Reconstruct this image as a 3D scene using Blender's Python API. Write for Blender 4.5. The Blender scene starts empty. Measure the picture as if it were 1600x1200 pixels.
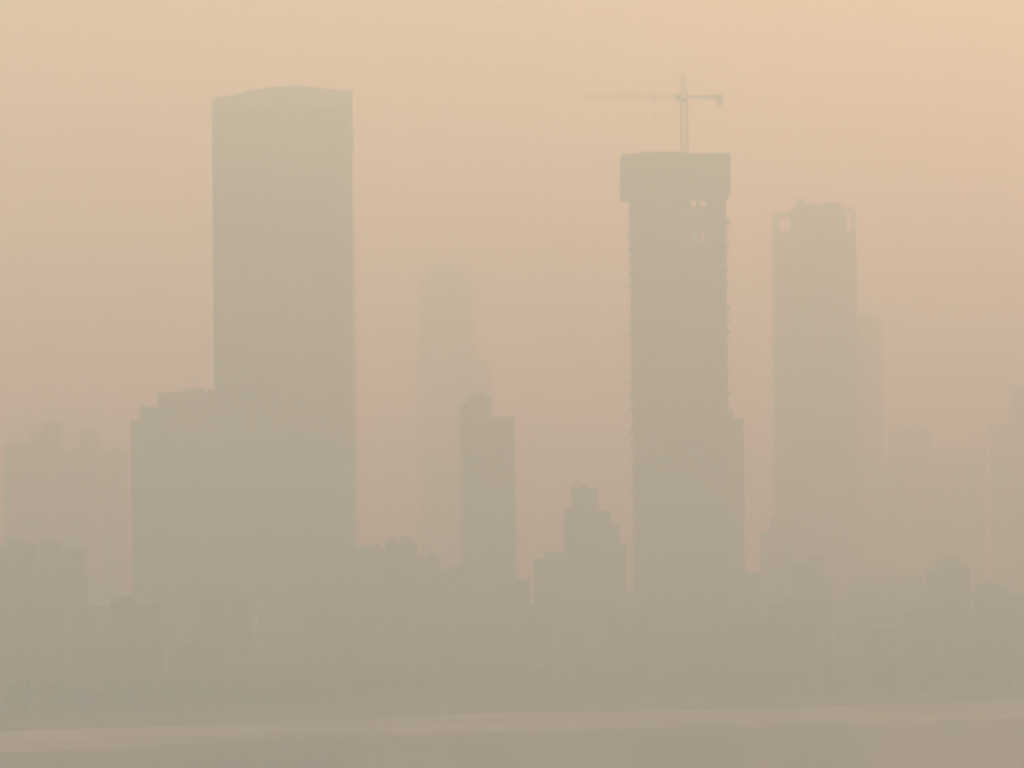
import bpy, math, random
from mathutils import Vector, Matrix

sc = bpy.context.scene
R = math.radians

# ------------------------------------------------------------------ camera
CAM = Vector((0.0, 0.0, 40.0))
F = 10000.0                       # focal length in photo pixels (1600 wide)
PITCH = math.atan(300.0 / F)
ROLL = R(-0.55)
cd = bpy.data.cameras.new('camera')
cam = bpy.data.objects.new('camera', cd)
sc.collection.objects.link(cam)
cd.sensor_width = 36.0
cd.lens = 36.0 * F / 1600.0
cd.clip_start = 1.0
cd.clip_end = 40000.0
ROT = Matrix.Rotation(math.pi / 2 + PITCH, 3, 'X') @ Matrix.Rotation(ROLL, 3, 'Z')
cam.matrix_world = Matrix.Translation(CAM) @ ROT.to_4x4()
sc.camera = cam
cd.dof.use_dof = True                    # the far city sits a little out of focus
cd.dof.focus_distance = 560.0
cd.dof.aperture_fstop = 0.9

# ------------------------------------------------------------------ sky, sun, exposure
SUN_EL, SUN_AZ = R(5.0), R(43.0)          # azimuth measured from +Y towards +X
w = bpy.data.worlds.new('World'); sc.world = w; w.use_nodes = True
nt = w.node_tree; nt.nodes.clear()
sky = nt.nodes.new('ShaderNodeTexSky'); sky.sky_type = 'NISHITA'
sky.sun_disc = False
sky.sun_elevation = SUN_EL
sky.sun_rotation = SUN_AZ
sky.air_density = 0.95; sky.dust_density = 3.4; sky.ozone_density = 1.0
bg = nt.nodes.new('ShaderNodeBackground'); bg.inputs['Strength'].default_value = 0.15
out = nt.nodes.new('ShaderNodeOutputWorld')
nt.links.new(sky.outputs[0], bg.inputs['Color']); nt.links.new(bg.outputs[0], out.inputs['Surface'])

sd = bpy.data.lights.new('sun', 'SUN'); sd.energy = 4.5; sd.angle = R(9.0); sd.color = (1.0, 0.98, 0.55)
sun = bpy.data.objects.new('sun', sd); sc.collection.objects.link(sun)
sdir = Vector((math.sin(SUN_AZ) * math.cos(SUN_EL), math.cos(SUN_AZ) * math.cos(SUN_EL), math.sin(SUN_EL)))
sun.rotation_euler = sdir.to_track_quat('Z', 'Y').to_euler()
sun.location = sdir * 500

sc.view_settings.view_transform = 'Standard'
sc.view_settings.look = 'None'
sc.view_settings.gamma = 1.0
sc.view_settings.exposure = 1.03
sc.cycles.volume_bounces = 4
sc.cycles.max_bounces = 8
sc.cycles.use_adaptive_sampling = False
sc.cycles.use_denoising = True

HAZE_DENSITY = 0.00145
HAZE_COLOR = (0.63, 0.85, 0.865, 1)
HAZE_ANISO = 0.1

# ------------------------------------------------------------------ helpers
def ray(px, py):
    return ROT @ Vector(((px - 800.0) / F, (600.0 - py) / F, -1.0))

def at(px, py, Y):
    d = ray(px, py)
    return CAM + d * (Y / d.y)

def on_ground(px, py, z=0.0):
    d = ray(px, py)
    return CAM + d * ((z - CAM.z) / d.z)

LAND = 3.0       # height of the city ground above the river

class MB:
    def __init__(s): s.v = []; s.f = []
    def box(s, x0, x1, y0, y1, z0, z1):
        n = len(s.v)
        s.v += [(x0, y0, z0), (x1, y0, z0), (x1, y1, z0), (x0, y1, z0), (x0, y0, z1), (x1, y0, z1), (x1, y1, z1), (x0, y1, z1)]
        s.f += [tuple(n + i for i in q) for q in ((3, 2, 1, 0), (4, 5, 6, 7), (0, 1, 5, 4), (1, 2, 6, 5), (2, 3, 7, 6), (3, 0, 4, 7))]
    def bar(s, a, b, r):
        a = Vector(a); b = Vector(b); d = (b - a)
        if d.length < 1e-6: return
        d.normalize()
        up = Vector((0, 0, 1)) if abs(d.z) < 0.9 else Vector((1, 0, 0))
        u = d.cross(up).normalized() * r; q = d.cross(u).normalized() * r
        n = len(s.v)
        for p in (a, b):
            s.v += [tuple(p + u + q), tuple(p - u + q), tuple(p - u - q), tuple(p + u - q)]
        s.f += [tuple(n + i for i in k) for k in ((0, 1, 2, 3), (7, 6, 5, 4), (0, 4, 5, 1), (1, 5, 6, 2), (2, 6, 7, 3), (3, 7, 4, 0))]
    def prism(s, pts, z0, z1):            # plan outline, z1 may be a list of top heights
        n = len(s.v); k = len(pts)
        zt = z1 if isinstance(z1, (list, tuple)) else [z1] * k
        s.v += [(x, y, z0) for x, y in pts] + [(p[0], p[1], z) for p, z in zip(pts, zt)]
        for i in range(k):
            j = (i + 1) % k
            s.f.append((n + i, n + j, n + k + j, n + k + i))
        s.f.append(tuple(n + k + i for i in range(k)))
        s.f.append(tuple(n + k - 1 - i for i in range(k)))
    def cyl(s, x, y, z0, z1, r, k=12):
        s.prism([(x + r * math.cos(2 * math.pi * i / k), y + r * math.sin(2 * math.pi * i / k)) for i in range(k)], z0, z1)
    def build(s, name, mat, parent=None, smooth=False):
        m = bpy.data.meshes.new(name); m.from_pydata(s.v, [], s.f); m.update()
        m.materials.append(mat)
        o = bpy.data.objects.new(name, m); sc.collection.objects.link(o)
        if parent: o.parent = parent
        return o

def tag(o, label=None, cat=None, group=None, kind=None):
    if label: o['label'] = label
    if cat: o['category'] = cat
    if group: o['group'] = group
    if kind: o['kind'] = kind
    return o

def empty(name, loc, rz=0.0):
    o = bpy.data.objects.new(name, None); sc.collection.objects.link(o)
    o.location = loc; o.rotation_euler = (0, 0, rz); o.empty_display_size = 5
    return o

# ------------------------------------------------------------------ materials
def new_mat(name):
    m = bpy.data.materials.new(name); m.use_nodes = True
    return m, m.node_tree, m.node_tree.nodes['Principled BSDF']

def plain(name, col, rough=0.8, var=0.12, scale=0.2, metal=0.0):
    m, t, p = new_mat(name)
    tc = t.nodes.new('ShaderNodeTexCoord')
    n = t.nodes.new('ShaderNodeTexNoise'); n.inputs['Scale'].default_value = scale; n.inputs['Detail'].default_value = 5
    r = t.nodes.new('ShaderNodeValToRGB')
    r.color_ramp.elements[0].position = 0.3; r.color_ramp.elements[1].position = 0.7
    r.color_ramp.elements[0].color = tuple(c * (1 - var) for c in col) + (1,)
    r.color_ramp.elements[1].color = tuple(c * (1 + var) for c in col) + (1,)
    t.links.new(tc.outputs['Object'], n.inputs['Vector']); t.links.new(n.outputs[0], r.inputs[0])
    t.links.new(r.outputs[0], p.inputs['Base Color'])
    p.inputs['Roughness'].default_value = rough; p.inputs['Metallic'].default_value = metal
    return m

def facade(name, wall, glass, bay, storey, fx=0.45, fz=0.5, rough=0.75):
    """a wall with a regular grid of windows"""
    m, t, p = new_mat(name)
    N, L = t.nodes, t.links
    tc = N.new('ShaderNodeTexCoord'); sx = N.new('ShaderNodeSeparateXYZ'); L.new(tc.outputs['Object'], sx.inputs[0])
    gn = N.new('ShaderNodeNewGeometry'); sn = N.new('ShaderNodeSeparateXYZ'); L.new(gn.outputs['Normal'], sn.inputs[0])
    def mth(op, a, b=None):
        n = N.new('ShaderNodeMath'); n.operation = op
        for i, v in enumerate((a, b)):
            if v is None: continue
            if isinstance(v, (int, float)): n.inputs[i].default_value = v
            else: L.new(v, n.inputs[i])
        return n.outputs[0]
    u = mth('FRACT', mth('DIVIDE', mth('ADD', mth('ADD', sx.outputs[0], sx.outputs[1]), 5000.0), bay))
    v = mth('FRACT', mth('DIVIDE', sx.outputs[2], storey))
    a = mth('MULTIPLY', mth('LESS_THAN', u, fx), mth('LESS_THAN', v, fz))
    a = mth('MULTIPLY', a, mth('LESS_THAN', mth('ABSOLUTE', sn.outputs[2]), 0.5))
    nz = N.new('ShaderNodeTexNoise'); nz.inputs['Scale'].default_value = 0.08; nz.inputs['Detail'].default_value = 6
    L.new(tc.outputs['Object'], nz.inputs['Vector'])
    rp = N.new('ShaderNodeValToRGB'); rp.color_ramp.elements[0].position = .3; rp.color_ramp.elements[1].position = .7
    rp.color_ramp.elements[0].color = tuple(c * .82 for c in wall) + (1,)
    rp.color_ramp.elements[1].color = tuple(c * 1.12 for c in wall) + (1,)
    L.new(nz.outputs[0], rp.inputs[0])
    mx = N.new('ShaderNodeMix'); mx.data_type = 'RGBA'
    L.new(a, mx.inputs[0]); L.new(rp.outputs[0], mx.inputs[6]); mx.inputs[7].default_value = tuple(glass) + (1,)
    L.new(mx.outputs[2], p.inputs['Base Color'])
    L.new(mth('SUBTRACT', rough, mth('MULTIPLY', a, rough - 0.12)), p.inputs['Roughness'])
    return m

M = {}
M['conc'] = plain('concrete', (0.20, 0.198, 0.185))
M['slab'] = plain('slab_concrete', (0.30, 0.29, 0.27))
M['pale'] = plain('pale_stone', (0.16, 0.165, 0.16), .8)
M['roof'] = plain('roofing', (0.14, 0.14, 0.135))
M['steel'] = plain('steel', (0.16, 0.14, 0.11), 0.55, .1, 1.0)
M['crane'] = plain('crane_paint', (0.16, 0.10, 0.05), 0.5, .1, 1.0)
M['net'] = plain('safety_net', (0.09, 0.13, 0.10), 0.95, .25, .3)
M['glass_tower'] = facade('tower_glazing', (0.10, 0.115, 0.12), (0.035, 0.05, 0.055), 1.5, 4.0, 0.86, 0.72, .35)
M['fin'] = plain('aluminium_fin', (0.30, 0.31, 0.31), .45, .08, .3)
M['infill'] = facade('block_infill', (0.17, 0.165, 0.15), (0.11, 0.11, 0.105), 4.2, 4.2, 0.4, 0.45)
M['tile_a'] = facade('tiled_wall_grey', (0.20, 0.195, 0.18), (0.08, 0.085, 0.085), 3.4, 3.1, .5, .5)
M['tile_b'] = facade('tiled_wall_buff', (0.22, 0.20, 0.165), (0.09, 0.09, 0.085), 3.8, 3.1, .45, .48)
M['tile_c'] = facade('tiled_wall_brown', (0.17, 0.13, 0.11), (0.07, 0.07, 0.07), 3.2, 3.1, .5, .5)
M['office'] = facade('office_bands', (0.18, 0.18, 0.175), (0.08, 0.09, 0.095), 60.0, 3.8, 1.1, .55)
M['leaf'] = plain('foliage', (0.055, 0.075, 0.03), .9, .4, .15)
M['bark'] = plain('bark', (0.08, 0.06, 0.045), .95)
WALLS = [M['tile_a'], M['tile_b'], M['tile_c'], M['office']]

# ------------------------------------------------------------------ the setting: river, land, bank
shore_px = [(0, 1141), (200, 1135), (400, 1127), (600, 1119), (800, 1112), (1000, 1109), (1200, 1105), (1400, 1100), (1600, 1093)]
shore = [on_ground(x, y, 0.3) for x, y in shore_px]
a, b = shore[0], shore[-1]
left_far = [Vector((-2900, a.y - 420, 0)), Vector((-900, a.y - 260, 0)), Vector((a.x - 170, a.y - 75, 0))]
right_far = [Vector((b.x + 180, b.y + 60, 0)), Vector((900, b.y + 150, 0)), Vector((2900, b.y + 250, 0))]
line = [(p.x, p.y) for p in left_far + shore + right_far]

# water: one sheet, finely ruffled in a strip that follows the far bank
mw, t, p = new_mat('river_water')
N, L = t.nodes, t.links
p.inputs['Base Color'].default_value = (0.045, 0.05, 0.035, 1); p.inputs['IOR'].default_value = 1.33
p.inputs['Specular IOR Level'].default_value = 0.5
tc = N.new('ShaderNodeTexCoord')
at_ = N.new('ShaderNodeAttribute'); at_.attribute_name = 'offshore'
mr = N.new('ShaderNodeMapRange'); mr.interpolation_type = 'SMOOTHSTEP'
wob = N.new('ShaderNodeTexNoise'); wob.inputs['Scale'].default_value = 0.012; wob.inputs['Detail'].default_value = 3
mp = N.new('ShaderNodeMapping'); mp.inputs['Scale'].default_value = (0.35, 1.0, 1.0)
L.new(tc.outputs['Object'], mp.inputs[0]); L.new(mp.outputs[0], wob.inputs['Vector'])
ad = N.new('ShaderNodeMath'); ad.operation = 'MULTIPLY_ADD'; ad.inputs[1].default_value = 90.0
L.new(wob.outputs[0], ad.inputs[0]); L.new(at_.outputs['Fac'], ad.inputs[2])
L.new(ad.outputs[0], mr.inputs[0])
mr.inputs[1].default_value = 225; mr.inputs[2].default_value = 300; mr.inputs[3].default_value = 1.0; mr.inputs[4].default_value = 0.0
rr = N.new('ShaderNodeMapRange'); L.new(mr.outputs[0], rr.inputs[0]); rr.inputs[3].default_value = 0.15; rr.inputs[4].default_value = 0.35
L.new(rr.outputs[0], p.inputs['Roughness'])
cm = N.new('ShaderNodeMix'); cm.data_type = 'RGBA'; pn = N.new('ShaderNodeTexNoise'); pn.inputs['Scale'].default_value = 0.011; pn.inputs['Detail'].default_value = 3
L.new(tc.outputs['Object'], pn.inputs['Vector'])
pr_ = N.new('ShaderNodeMapRange'); L.new(pn.outputs[0], pr_.inputs[0]); pr_.inputs[1].default_value = .38; pr_.inputs[2].default_value = .62; pr_.inputs[3].default_value = .4; pr_.inputs[4].default_value = 1.0  # patchy strength for the painted sky reflection
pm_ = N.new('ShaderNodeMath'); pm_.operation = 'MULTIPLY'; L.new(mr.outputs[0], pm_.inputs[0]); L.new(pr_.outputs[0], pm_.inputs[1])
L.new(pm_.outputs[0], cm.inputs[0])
cm.inputs[6].default_value = (0.06, 0.06, 0.045, 1); cm.inputs[7].default_value = (0.78, 0.64, 0.38, 1)   # bright sky reflection along the bank, painted as pale base colour
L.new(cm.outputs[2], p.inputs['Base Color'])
wv = N.new('ShaderNodeTexNoise'); wv.inputs['Scale'].default_value = 0.35; wv.inputs['Detail'].default_value = 4
mp2 = N.new('ShaderNodeMapping'); mp2.inputs['Scale'].default_value = (0.25, 1.0, 1.0)
L.new(tc.outputs['Object'], mp2.inputs[0]); L.new(mp2.outputs[0], wv.inputs['Vector'])
bp = N.new('ShaderNodeBump'); bp.inputs['Strength'].default_value = 0.25; bp.inputs['Distance'].default_value = 0.12
L.new(wv.outputs[0], bp.inputs['Height']); L.new(bp.outputs[0], p.inputs['Normal'])

def shore_y(x):
    for (x0, y0), (x1, y1) in zip(line, line[1:]):
        if x0 <= x <= x1: return y0 + (y1 - y0) * (x - x0) / (x1 - x0)
    return line[-1][1]
xs = sorted(set([-2950, -2000, -1200, -700, -400] + [x for x, _ in line] + list(range(-300, 320, 20)) + [450, 700, 1200, 2000, 2950]))
offs = [-60, 0, 60, 120, 160, 200, 260, 340, 500, 900, 1500, 2300]
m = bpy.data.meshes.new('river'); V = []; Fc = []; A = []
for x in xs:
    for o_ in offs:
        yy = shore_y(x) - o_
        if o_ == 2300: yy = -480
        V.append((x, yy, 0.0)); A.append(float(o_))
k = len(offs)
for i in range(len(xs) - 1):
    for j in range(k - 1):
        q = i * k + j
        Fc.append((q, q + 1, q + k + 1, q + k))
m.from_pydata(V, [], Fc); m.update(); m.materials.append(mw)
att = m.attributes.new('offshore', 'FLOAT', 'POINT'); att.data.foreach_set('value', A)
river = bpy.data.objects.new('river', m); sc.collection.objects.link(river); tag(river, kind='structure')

# land sheet to the far side of the haze, and the sloping stone bank
mg = plain('city_ground', (0.10, 0.095, 0.08), .95, .35, .02)
g = MB(); n0 = [(x, y + 14) for x, y in line]
g.v = [(x, y, LAND) for x, y in n0] + [(x, 8990, LAND) for x, _ in n0]
k = len(n0); g.f = [(i, i + 1, k + i + 1, k + i) for i in range(k - 1)]
tag(g.build('ground', mg), kind='structure')
mbk = plain('bank_stone', (0.22, 0.21, 0.19), .9, .25, .15)
g = MB(); prof = [(-3, -0.5), (0, 0.1), (7, 2.4), (8, 2.4), (8.4, 3.6), (9.0, 3.6), (9.1, 3.0), (14, 3.0)]
for x, y in line: g.v += [(x, y + dy, z) for dy, z in prof]
kk = len(prof)
for i in range(len(line) - 1):
    for j in range(kk - 1):
        q = i * kk + j; g.f.append((q, q + kk, q + kk + 1, q + 1))
tag(g.build('riverbank', mbk), kind='structure')

# ------------------------------------------------------------------ generic buildings
rnd = random.Random(7)
def local_box(root, pxL, pxR, pyT, Y, depth, z0=0.0, y0=0.0):
    """extent, in the thing's own frame, of a volume whose front face spans those photo columns"""
    a = at(pxL, pyT, Y); b = at(pxR, pyT, Y)
    return (a.x - root.location.x, b.x - root.location.x, y0, y0 + depth, z0, (a.z + b.z) / 2 - LAND)

def parapet(mb, x0, x1, y0, y1, z, h=1.1, t=.35):
    e = .15
    mb.box(x0 - e, x1 + e, y0 - e, y0 + t, z + .003, z + h); mb.box(x0 - e, x1 + e, y1 - t, y1 + e, z + .003, z + h)
    mb.box(x0 - e, x0 + t, y0 + t, y1 - t, z + .003, z + h); mb.box(x1 - t, x1 + e, y0 + t, y1 - t, z + .003, z + h)

def block(name, label, cat, vols, Y, depth=22.0, mat=None, group=None, roofbits=True, part='wall', balc=False):
    """vols: list of (pxL, pxR, pyTop) side by side volumes of one building"""
    mat = mat or rnd.choice(WALLS)
    pm = min(vols, key=lambda v: v[2])
    c = at((pm[0] + pm[1]) / 2, pm[2], Y)
    root = empty(name, (c.x, Y, LAND)); tag(root, label, cat, group)
    for i, (l, r_, tp) in enumerate(vols):
        x0, x1, y0, y1, z0, z1 = local_box(root, l, r_, tp, Y, depth - 1.3 * i, 0, .35 * i)
        z1 -= 1.1
        wl = MB(); wl.box(x0, x1, y0, y1, z0, z1)
        wo = wl.build('wall' if len(vols) == 1 or i == vols.index(pm) else 'wing', mat, root)
        pr = MB(); parapet(pr, x0, x1, y0, y1, z1)
        pr.build('parapet', M['conc'], wo)
        W = x1 - x0
        if roofbits and W > 7 and l == pm[0]:
            rb = MB(); rx = x0 + W * rnd.uniform(.3, .5); rw = min(W * .35, 7)
            rb.box(rx, rx + rw, y0 + depth * .45, y0 + depth * .75, z1 + .003, z1 + 2.6)
            rb.build('plant_room', M['conc'], root)
            tk = MB(); tk.cyl(rx + rw + 2.2 if rx + rw + 3.6 < x1 else rx - 2, y0 + depth * .6, z1 + .003, z1 + 2.2, 1.1)
            tk.build('water_tank', M['steel'], root)
            if rnd.random() < .6:
                an = MB(); ax = rx + rw * .5; an.bar((ax, y0 + depth * .6, z1 + 2.6), (ax, y0 + depth * .6, z1 + rnd.uniform(5, 9)), .12)
                an.build('antenna', M['steel'], root)
        if balc and W > 8:
            nb = 2; top = int((z1 - 6) // 3.1); first = None
            for q in range(nb):
                xc = x0 + W * (q + .5) / nb
                for s in range(1, top, 1 if top < 45 else 2):
                    if first is None:
                        bl = MB(); bl.box(-1.7, 1.7, -1.2, -.003, 0, .15); bl.box(-1.7, 1.7, -1.2, -1.1, .15, 1.05)
                        bl.box(-1.7, -1.6, -1.1, -.003, .15, 1.05); bl.box(1.6, 1.7, -1.1, -.003, .15, 1.05)
                        bo = first = bl.build('balcony', M['conc'], root)
                    else:
                        bo = first.copy(); sc.collection.objects.link(bo); bo.parent = root
                    bo.location = (xc, y0, s * 3.1)
    return root

# ------------------------------------------------------------------ tall glass tower with the arched top
def glass_tower():
    Y = 2200.0
    c = at(440, 600, Y)
    root = empty('glass_tower', (c.x, Y, LAND))
    tag(root, 'tallest, widest glass tower with a gently arched roofline, left of centre', 'skyscraper')
    prof = [(330.5, 153), (345, 150), (365, 147), (385, 142), (410, 138), (440, 134.5), (470, 134), (492, 136), (520, 139), (548, 141)]
    front = []
    for px, py in prof:
        q = at(px, py, Y); front.append((q.x - c.x, q.z - LAND))
    xl, xr = front[0][0], front[-1][0]; W = xr - xl; D = 40.0
    def yf(x): s = (x - xl) / W * 2 - 1; return 5.0 * s * s          # bowed front
    def zt(x):
        for (x0, z0), (x1, z1) in zip(front, front[1:]):
            if x <= x1 + 1e-6: return z0 + (z1 - z0) * max(0, x - x0) / (x1 - x0)
        return front[-1][1]
    n = 28
    fr = [(xl + W * i / n, yf(xl + W * i / n)) for i in range(n + 1)]
    bk = [(xr - W * i / n, D + 5 - yf(xr - W * i / n)) for i in range(n + 1)]
    pts = fr + bk
    body = MB(); body.prism([(x, y) for x, y in pts], 0, [zt(x) - 5.5 for x, y in pts])
    gl = body.build('glass_facade', M['glass_tower'], root)
    fins = MB()
    for i in range(0, n * 2 + 1):
        x = xl + W * i / (2 * n); y = yf(x)
        fins.box(x - .14, x + .14, y - .55, y - .02, 6, zt(x) - 5.8)
        fins.box(x - .14, x + .14, D + 5.02 - y, D + 5.55 - y, 6, zt(x) - 5.8)
    fins.build('facade_fin', M['fin'], root)['kind'] = 'stuff'
    for q in (.33, .66):
        lv = MB(); zq = zt(0) * q
        for s_ in range(6):
            for i in range(n):
                (xa, ya), (xb, yb) = fr[i], fr[i + 1]
                k0 = len(lv.v); z = zq + s_ * 1.3
                lv.v += [(xa, ya - .75, z), (xb, yb - .75, z), (xb, yb - .75, z + .8), (xa, ya - .75, z + .8)]
                lv.f.append((k0, k0 + 1, k0 + 2, k0 + 3))
        lv.build('louvre_band', M['fin'], root)
    for q in (.24, .38, .62, .76):
        x = xl + W * q; pr = MB(); hw = .7
        pr.box(x - hw, x + hw, yf(x) - 1.0, yf(x) + .3, 0, zt(x) - 6.6); pr.build('pier', M['pale'], root)
    # crown screen: hollow wall following the plan, arched top
    cr = MB(); tk = .5
    def ring(sc_):
        return [(x * sc_[0], (y - D / 2 - 2.5) * sc_[1] + D / 2 + 2.5) for x, y in pts]
    o_ = ring((1.006, 1.01)); i_ = ring((.985, .975)); k = len(pts); cr.v = []
    for x, y in o_: cr.v.append((x, y, zt(min(max(x, xl), xr)) - 6.5))
    for (x, y), (x2, _) in zip(o_, pts): cr.v.append((x, y, zt(x2)))
    for (x, y), (x2, _) in zip(i_, pts): cr.v.append((x, y, zt(x2)))
    for (x, y), (x2, _) in zip(i_, pts): cr.v.append((x, y, zt(x2) - 6.5))
    for i in range(k):
        j = (i + 1) % k
        for s in range(4):
            s2 = (s + 1) % 4
            cr.f.append((s * k + i, s * k + j, s2 * k + j, s2 * k + i))
    cr.build('crown_screen', M['fin'], root)
    q = at(548.5, 137.5, Y); q2 = at(539, 137.5, Y)
    cf = MB(); cf.box(q2.x - c.x, q.x - c.x + .5, 4.4, 9, zt(xr) - 22, q.z - LAND)
    cf.build('corner_fin', M['fin'], root)
    pl = MB(); pl.box(-9, 8, 16, 30, zt(0) - 9, zt(0) - 2.5); pl.build('plant_room', M['conc'], root)
    pd = MB(); pd.box(xl - 6, xr + 6, -8, -.3 + 0, 0, 16); parapet(pd, xl - 6, xr + 6, -8, -.3, 16)
    pd.build('podium', M['office'], root)
glass_tower()

# ------------------------------------------------------------------ tower under construction and its crane
def building_site():
    Y = 2150.0
    c = at(1062, 600, Y)
    root = empty('unfinished_tower', (c.x, Y, LAND))
    tag(root, 'unfinished concrete tower wrapped in safety screens at the top, with a crane on its roof', 'skyscraper')
    X = lambda px, py: at(px, py, Y).x - c.x
    Z = lambda py, px=1062: at(px, py, Y).z - LAND
    xl, xr = X(987, 310), X(1134, 310)
    D = 34.0; ST = 4.15
    ztop = Z(246); zs = Z(304)                # screen from zs to ztop
    # openings seen right through the upper floors
    h1 = [(X(1080, 310), X(1087.5, 310)), (X(1094, 310), X(1103.5, 310))]
    rows = [(Z(322), Z(305)), (Z(340), Z(334)), (Z(379), Z(363))]
    nfl = int(zs // ST)
    # concrete walls, front and back, with real holes; the rear ones are larger
    def wall_with_holes(y0, y1, rear=False):
        w = MB()
        zcuts = [0.0]
        for a_, b_ in sorted(rows): zcuts += [a_, b_ + (2.6 if rear else 0)]
        zcuts.append(ztop - 2)
        for i in range(len(zcuts) - 1):
            z0, z1 = zcuts[i], zcuts[i + 1]
            if z1 <= z0 + .01: continue
            if i % 2 == 0: w.box(xl, xr, y0, y1, z0, z1)
            elif rear:
                w.box(xl, h1[0][0] - .5, y0, y1, z0, z1); w.box(h1[1][1] + 2.6, xr, y0, y1, z0, z1)
            else:
                if abs(z0 - rows[1][0]) < .01:
                    holes = [(h1[1][0] + .3, h1[1][0] + .8)]
                elif abs(z0 - rows[2][0]) < .01:
                    holes = [(h1[0][0] + .7, h1[0][1] - .4), (h1[1][0] + .3, h1[1][1] - .9)]
                else: holes = h1
                e = [xl] + [v for h in holes for v in h] + [xr]
                for j in range(0, len(e), 2): w.box(e[j], e[j + 1], y0, y1, z0, z1)
        return w
    wall_with_holes(0, .8).build('front_wall', M['infill'], root)
    wall_with_holes(D - .8, D, True).build('rear_wall', M['infill'], root)
    for s in (xl, xr - .8):
        w = MB(); w.box(s, s + .8, .8, D - .8, 0, ztop - 2); w.build('side_wall', M['infill'], root)
    co = MB(); co.box(xl + 8, X(1070, 310), 9, 25, 0, ztop + .8); co.build('concrete_core', M['conc'], root)
    # slabs stick out past the walls: the dotted edge
    proto = {}
    for f in range(2, nfl + 1):
        z = f * ST + (zs - nfl * ST) - 1.0
        for side in (-1, 1):
            if side not in proto:
                s = MB(); h = .9
                if side < 0: s.box(-1.0, -.003, -.9, D + .9, 0, h)
                else: s.box(.003, 1.35, -.9, D + .9, 0, h)
                o = proto[side] = s.build('slab_edge', M['slab'], root)
            else:
                o = proto[side].copy(); sc.collection.objects.link(o); o.parent = root
            o.location = (xl if side < 0 else xr, 0, z + rnd.uniform(-.15, .15))
            o.scale = (rnd.choice((.2, .5, .8, 1.0, 1.1)), 1, rnd.uniform(.7, 1.1))
    # safety screen: hollow wrap, deeper on the left
    a0, a1 = X(971.5, 270), X(1140.5, 270)
    for nm, bx in (('safety_screen', (a0, a1, -3.2, -2.9)), ('safety_screen', (a0, a1, D + 2.9, D + 3.2)),
                   ('safety_screen', (a0, a0 + .3, -2.9, D + 2.9)), ('safety_screen', (a1 - .3, a1, -2.9, D + 2.9))):
        s = MB(); s.box(*bx, zs, Z(240, 1140)); s.build(nm, M['net'], root)
    rb = MB(); W = a1 - a0
    for i in range(15):
        x = a0 + W * i / 14; rb.box(x - .12, x + .12, -3.45, -3.203, zs - .3, Z(240, 1140) + .2)
    for zz in (zs + 1, (zs + ztop) / 2, ztop - 1): rb.box(a0, a1, -3.7, -3.453, zz, zz + .3)
    rb.build('screen_frame', M['steel'], root)
    dk = MB(); dk.box(a0 + .3, a1 - .3, -2.9, D + 2.9, ztop - 4.2, ztop - 3.9); dk.build('working_deck', M['slab'], root)
    fw = MB(); fw.box(X(999, 238), X(1066, 238), 6, 27, ztop - 3.9, Z(235)); fw.build('core_formwork', M['steel'], root)
    cols = MB()
    for i in range(12):
        x = xl + 1 + (xr - xl - 2) * i / 11; cols.box(x - .35, x + .35, 2, 2.7, ztop - 3.9, ztop + rnd.uniform(-.8, .7))
    cols.build('column_rebar', M['steel'], root)['kind'] = 'stuff'

    # ---- crane
    px = 1069.5
    base = at(px, 236, Y + 18)
    Yc = Y + 18
    cz = base.z - 6
    cr = empty('tower_crane', (base.x, Yc, cz))
    tag(cr, 'thin tower crane with a short counter arm, standing on the unfinished tower', 'crane')
    zz = lambda py, x=1066: at(x, py, Yc).z - cz
    xx = lambda pxx, py: at(pxx, py, Yc).x - base.x
    zm = zz(160)
    def lattice(mb, a, b, hw, step, r, tri=False):
        a = Vector(a); b = Vector(b); d = b - a; n = max(1, int(d.length / step)); dn = d.normalized()
        if abs(dn.z) > .9: u, v = Vector((1, 0, 0)), Vector((0, 1, 0))
        else: u, v = Vector((0, 1, 0)), Vector((0, 0, 1))
        cs = [(-1, -1), (1, -1), (0, 1)] if tri else [(-1, -1), (1, -1), (1, 1), (-1, 1)]
        off = [u * (i * hw) + v * (j * hw) for i, j in cs]
        for o_ in off: mb.bar(a + o_, b + o_, r)
        for k_ in range(n):
            p0 = a + d * k_ / n; p1 = a + d * (k_ + 1) / n
            for i in range(len(off)):
                j = (i + 1) % len(off)
                mb.bar(p0 + off[i], p0 + off[j], r * .6)
                mb.bar(p0 + off[i], p1 + off[j], r * .6)
    mb = MB(); lattice(mb, (0, 0, 0), (0, 0, zm), 1.1, 2.6, .22); mb.build('mast', M['crane'], cr)
    mb = MB(); mb.cyl(0, 0, zm, zm + 1.3, 1.5); mb.build('slewing_ring', M['steel'], cr)
    mb = MB(); mb.box(-2.9, -1.2, -2.2, -.3, zm + .5, zm + 2.9); mb.build('cab', M['fin'], cr)
    ztip = zz(114); zj = zm + 2.2
    mb = MB()
    for i, j in ((-1, -1), (1, -1), (1, 1), (-1, 1)): mb.bar((i * .95, j * .95, zm + 1.3), (-.25 + i * .2, j * .2, ztip), .2)
    for k_ in range(6):
        f = k_ / 6; h = .95 * (1 - f) + .2 * f; z = zm + 1.3 + (ztip - zm - 1.3) * f
        for (i, j), (i2, j2) in zip(((-1, -1), (1, -1), (1, 1), (-1, 1)), ((1, -1), (1, 1), (-1, 1), (-1, -1))):
            mb.bar((i * h - .25 * f, j * h, z), (i2 * h - .25 * f, j2 * h, z + .1), .13)
    mb.build('apex_frame', M['crane'], cr)
    xe = xx(905, 155); mb = MB(); lattice(mb, (-1, 0, zj), (xe, 0, zj + .2), .55, 2.4, .06, True); mb.build('jib', M['crane'], cr)
    xc = xx(1130, 152); zc = zz(153, 1120)
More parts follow.
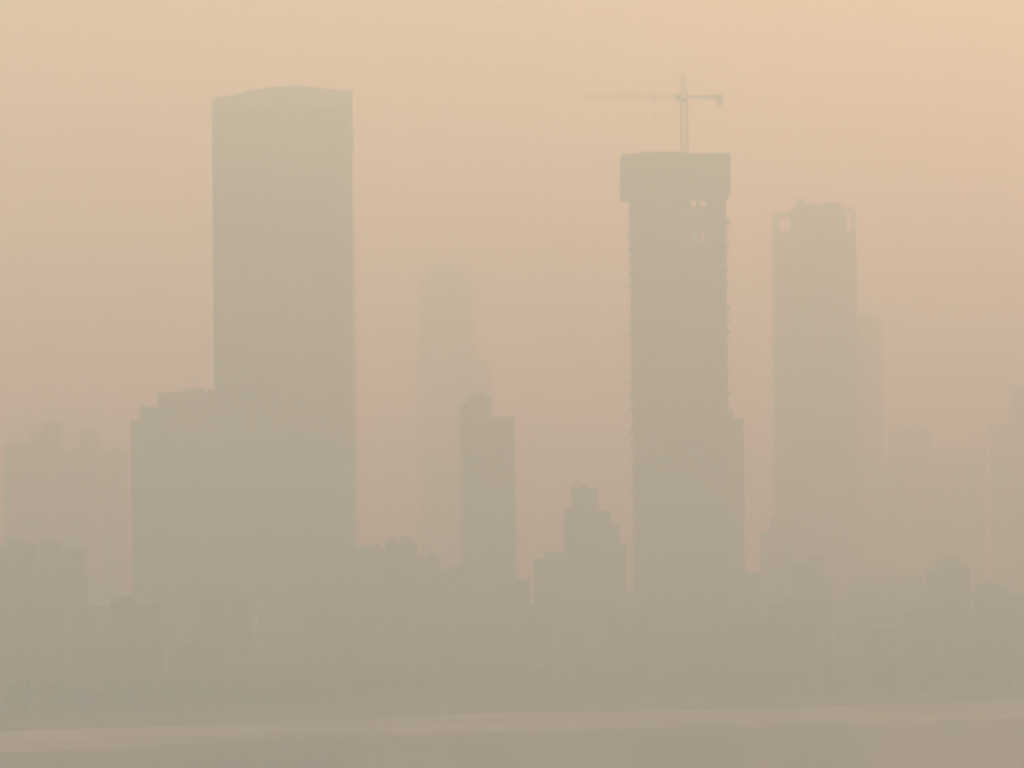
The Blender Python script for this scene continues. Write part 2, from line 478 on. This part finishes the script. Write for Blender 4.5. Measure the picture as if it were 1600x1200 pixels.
    mb = MB(); lattice(mb, (1, 0, zj - .3), (xc, 0, zc), .42, 1.6, .17); mb.box(1, xc, -.8, .8, zj - .1, zj + .15); mb.build('counter_jib', M['crane'], cr)
    mb = MB()
    for i in range(3): mb.box(xc - 2.2 + i * .75, xc - 1.65 + i * .75, -1.2, 1.2, zc - 2.5, zc + .6)
    mb.build('counterweight', M['conc'], cr)
    mb = MB(); mb.bar((-.25, 0, ztip), (xe * .62, 0, zj + .9), .05); mb.bar((-.25, 0, ztip), (xe * .3, 0, zj + .9), .05)
    mb.bar((-.25, 0, ztip), (xc * .9, 0, zc + .6), .06); mb.build('tie_rod', M['steel'], cr)
    mb = MB(); hx = xe * .28; mb.box(hx - .8, hx + .8, -.7, .7, zj - 1.2, zj - .6); mb.build('trolley', M['steel'], cr)
    mb = MB(); mb.bar((hx, 0, zj - 1.2), (hx, 0, zj - 6.5), .04); mb.box(hx - .3, hx + .3, -.3, .3, zj - 7.6, zj - 6.5); mb.build('hook', M['steel'], cr)
building_site()

# ------------------------------------------------------------------ tower with the open corner frames
def framed_tower():
    Y = 2720.0
    c = at(1275, 600, Y)
    root = empty('framed_crown_tower', (c.x, Y, LAND))
    tag(root, 'pale square tower with open frames at its upper corners, right of the unfinished tower', 'skyscraper')
    X = lambda px, py: at(px, py, Y).x - c.x
    Z = lambda py, px=1275: at(px, py, Y).z - LAND
    xl, xr = X(1211.5, 400), X(1337, 400); D = 38.0
    zb = Z(364)
    w = MB(); w.box(xl, xr, 0, D, 0, zb); w.build('wall', M['tile_a'], root)
    # central upper block and corner frames
    u = MB(); u.box(X(1240, 340), X(1315, 340), .6, D - .6, zb + .003, Z(322)); u.build('upper_storeys', M['tile_a'], root)
    u = MB(); parapet(u, X(1246, 320), X(1315, 320), .6, D - .6, Z(322), 1.4); u.box(X(1247, 310), X(1258, 310), 8, 20, Z(322) + .003, Z(308)); u.build('plant_room', M['conc'], root)
    t_ = 1.3
    for (pl, pr, top, nm) in ((1211.5, 1240, 333, 'crown_frame'), (1315, 1337, 324, 'crown_frame')):
        f = MB(); a_, b_ = X(pl, 340), X(pr, 340); zt = Z(top, pl)
        for y0 in (0,):
            f.box(a_, a_ + t_ * 1.4, y0, y0 + t_, zb + .003, zt - 2); f.box(b_ - t_ * 1.4, b_ - .003, y0, y0 + t_, zb + .003, zt - 2)
            f.box(a_, b_ - .003, y0, y0 + t_, zt - 2 + .003, zt)
        f.box(a_, a_ + t_, t_, D, zt - 1, zt - .003); f.box(a_ + .3, a_ + t_, D - t_, D, zb + 1, zt - 1.003)
        f.box(a_, b_ - .003, 0, D, zb + .003 + .003, zb + 1.0)
        f.build(nm, M['conc'], root)
    p_ = MB()
    for i in range(13):
        x = xl + (xr - xl) * i / 12; p_.box(x - .35, x + .35, -.5, -.003, 0, zb - .5)
    p_.build('facade_fin', M['conc'], root)['kind'] = 'stuff'
framed_tower()

# ------------------------------------------------------------------ the other blocks that stand out
G = 'apartment_block'
block(G, 'broad block rising in three steps against the left side of the arched glass tower', 'apartment block',
      [(246, 338, 612), (219, 246, 635), (203, 219, 656)], 2260, 26, M['tile_a'], balc=True)
block(G, 'slim two stepped block just right of the faint far tower, taller on its left', 'apartment block',
      [(733, 768, 618), (718, 733, 628), (768, 804, 651)], 2300, 24, M['tile_a'], balc=True)
block('office_tower', 'very faint far tower right of the arched glass tower, with a lower wing', 'office tower',
      [(663, 730, 412), (654, 663, 436), (730, 739, 436), (739, 766, 560)], 3600, 40, M['office'])
block(G, 'slim block with a stepped top pressed against the right side of the unfinished tower', 'apartment block',
      [(1118, 1145, 640), (1145, 1162, 654)], 2230, 24, M['tile_b'])
block('stepped_block', 'pointed block with a narrow top stepping down to both sides, left of the unfinished tower', 'apartment block',
      [(893, 934, 763), (881, 893, 795), (934, 955, 798), (955, 968, 818), (968, 978, 850)], 2230, 22, M['tile_a'])
block(G, 'faint slender block half hidden behind the right side of the framed tower', 'apartment block',
      [(1322, 1377, 493)], 3150, 30, M['tile_b'])
block(G, 'long pale far block right of the framed tower with a raised box on its roof', 'apartment block',
      [(1396, 1455, 673), (1378, 1396, 712), (1455, 1540, 700)], 3250, 30, M['tile_b'])
block(G, 'faint tower cut off by the right edge of the view', 'apartment block',
      [(1584, 1640, 602), (1553, 1584, 662)], 3150, 28, M['tile_a'])
FG = 'faint apartment blocks at the far left'
block(G, 'leftmost faint block, flat topped, at the edge of the view', 'apartment block', [(6, 47, 696)], 2930, 24, M['tile_a'], FG)
block(G, 'tallest of the faint far left blocks, with a stepped left shoulder', 'apartment block', [(68, 95, 661), (47, 68, 674)], 2900, 24, M['tile_b'], FG)
block(G, 'low link block between the two taller blocks of the far left row', 'apartment block', [(95.5, 124, 706)], 2930, 24, M['tile_a'], FG)
block(G, 'narrow taller block second from the right end of the far left row', 'apartment block', [(124, 153, 672)], 2890, 24, M['tile_a'], FG)
block(G, 'rightmost block of the far left row, beside the bright gap before the stepped block', 'apartment block', [(153, 195, 703)], 2920, 24, M['tile_c'], FG)
LG = 'lower blocks rising above the dark waterfront'
block(G, 'dark low block at the left edge in front of the faint left row', 'apartment block', [(-30, 56, 852)], 2030, 20, M['tile_c'], LG)
block(G, 'low block with a small roof step standing second from the left edge', 'apartment block', [(62, 90, 846), (90, 131, 856)], 2010, 20, M['tile_a'], LG)
block('office_building', 'small dark block with a flat top just right of the foot of the glass tower', 'office building', [(602, 650, 845)], 2080, 24, M['office'], LG)
block(G, 'low block touching the right foot of the glass tower', 'apartment block', [(553, 601, 857)], 2120, 20, M['tile_c'], LG)
block(G, 'low stepped block between the small flat dark block and the two stepped block', 'apartment block', [(651, 688, 871), (688, 716, 888)], 2100, 20, M['tile_a'], LG)
block(G, 'low block at the left foot of the pointed stepped block', 'apartment block', [(852, 880, 862), (834, 852, 872)], 2130, 20, M['tile_b'], LG)
block(G, 'low block in the gap between the two stepped block and the pointed block', 'apartment block', [(806, 828, 905)], 2110, 20, M['tile_a'], LG)
block(G, 'low block right beside the foot of the unfinished tower', 'apartment block', [(1163, 1188, 895)], 2140, 20, M['tile_a'], LG)
block(G, 'mid height block rising in front of the left foot of the framed tower', 'apartment block', [(1216, 1258, 738)], 2520, 24, M['tile_a'], LG)
block(G, 'block with a stepped top overlapping the framed tower at its lower left', 'apartment block', [(1206, 1238, 812), (1190, 1206, 832)], 2380, 22, M['tile_b'], LG)
block(G, 'stepped block below the middle of the framed tower', 'apartment block', [(1262, 1288, 868), (1240, 1262, 880), (1288, 1300, 902)], 2220, 22, M['tile_c'], LG)
block(G, 'wide low block below the long pale far block', 'apartment block', [(1340, 1440, 900)], 2500, 22, M['tile_a'], LG)
block(G, 'dark low block with a narrow top below the right end of the long pale block', 'apartment block', [(1470, 1498, 872), (1452, 1470, 892), (1498, 1516, 884)], 2160, 20, M['tile_a'], LG)
block(G, 'low block near the right edge below the cut off faint tower', 'apartment block', [(1532, 1574, 916)], 2120, 20, M['tile_c'], LG)
block(G, 'low wide block filling the lower right corner of the skyline', 'apartment block', [(1576, 1640, 936)], 2150, 20, M['tile_b'], LG)

# low riverside blocks hardly readable through the murk
def low_blocks():
    kinds = []
    for i in range(3):
        root = empty('low_building', (0, 0, LAND))
        W, D, H = ((26, 14, 17), (15, 13, 26), (30, 15, 10))[i]
        w = MB(); w.box(-W / 2, W / 2, 0, D, 0, H); w.build('wall', WALLS[i], root)
        p_ = MB(); parapet(p_, -W / 2, W / 2, 0, D, H, .9); p_.build('parapet', M['conc'], root)
        s = MB(); s.box(-W * .3, -W * .3 + 4, 4, 9, H + .003, H + 2.6); s.build('stair_head', M['conc'], root)
        kinds.append([root, False])
    for i in range(64):
        px = -10 + 1620 * ((i % 32) + rnd.uniform(.1, .9)) / 32
        q = on_ground(px, 1100, LAND); Y = shore_y(q.x) + (rnd.uniform(60, 200) if i < 32 else rnd.uniform(230, 520))
        x = at(px, 1050, Y).x
        k_ = kinds[i % 3]
        if not k_[1]: r_ = k_[0]; k_[1] = True
        else:
            r_ = k_[0].copy(); sc.collection.objects.link(r_)
            for ch in k_[0].children:
                c_ = ch.copy(); sc.collection.objects.link(c_); c_.parent = r_
        r_.scale = (1, 1, rnd.uniform(.8, 1.3) if i < 32 else rnd.uniform(22, 38) / (17, 26, 10)[i % 3]); r_.location = (x, Y, LAND); r_.rotation_euler = (0, 0, rnd.uniform(-.15, .35))
        tag(r_, 'low building lost in the dark murk above the bank', 'building', 'low buildings along the riverside')
low_blocks()

# the belt of trees along the bank reads as one dark mass
def woodland():
    lf = MB(); rg = random.Random(3)
    for i in range(230):
        x = -240 + 480 * (i + rg.random()) / 230
        y = shore_y(x) + rg.uniform(16, 75)
        h = rg.uniform(5, 11) * (1.5 if rg.random() < .15 else 1); r_ = h * rg.uniform(.3, .42)
        lf.prism([(x + .25 * math.cos(a_), y + .25 * math.sin(a_)) for a_ in (0, 1.05, 2.1, 3.14, 4.2, 5.25)], LAND - .1, LAND + h * .6)
        cl = [(rg.uniform(-.5, .5) * r_, rg.uniform(-.5, .5) * r_, h * rg.uniform(.45, .85), r_ * rg.uniform(.4, .65)) for _ in range(6)]
        for k_ in range(150):
            cx, cy, cz_, cr_ = rg.choice(cl)
            v = Vector((rg.gauss(0, 1), rg.gauss(0, 1), rg.gauss(0, 1))).normalized() * cr_ * rg.uniform(.6, 1.05)
            pc = Vector((x + cx, y + cy, LAND + cz_)) + v
            n_ = Vector((rg.gauss(0, 1), rg.gauss(0, 1), rg.gauss(0, 1) + .6)).normalized()
            u_ = n_.orthogonal().normalized() * rg.uniform(.3, .6); w_ = n_.cross(u_).normalized() * rg.uniform(.3, .6)
            b_ = len(lf.v); lf.v += [tuple(pc + u_), tuple(pc + w_), tuple(pc - u_), tuple(pc - w_)]; lf.f.append((b_, b_ + 1, b_ + 2, b_ + 3))
    o = lf.build('riverside_woodland', M['leaf']); tag(o, 'dark belt of trees along the far bank, blurred by haze', 'trees', kind='stuff')
woodland()

# ------------------------------------------------------------------ the smog
hz = MB(); hz.box(-3000, 3000, -500, 9000, -1.0, 219.0)
mh = bpy.data.materials.new('haze'); mh.use_nodes = True
t = mh.node_tree; t.nodes.clear()
pv = t.nodes.new('ShaderNodeVolumePrincipled'); oo = t.nodes.new('ShaderNodeOutputMaterial')
pv.inputs['Color'].default_value = HAZE_COLOR
pv.inputs['Absorption Color'].default_value = (1, 1, 1, 1)
pv.inputs['Density'].default_value = HAZE_DENSITY
pv.inputs['Anisotropy'].default_value = HAZE_ANISO
t.links.new(pv.outputs[0], oo.inputs['Volume'])
ho = hz.build('haze', mh); tag(ho, 'thick warm grey smog over the river and city', 'haze', kind='stuff')
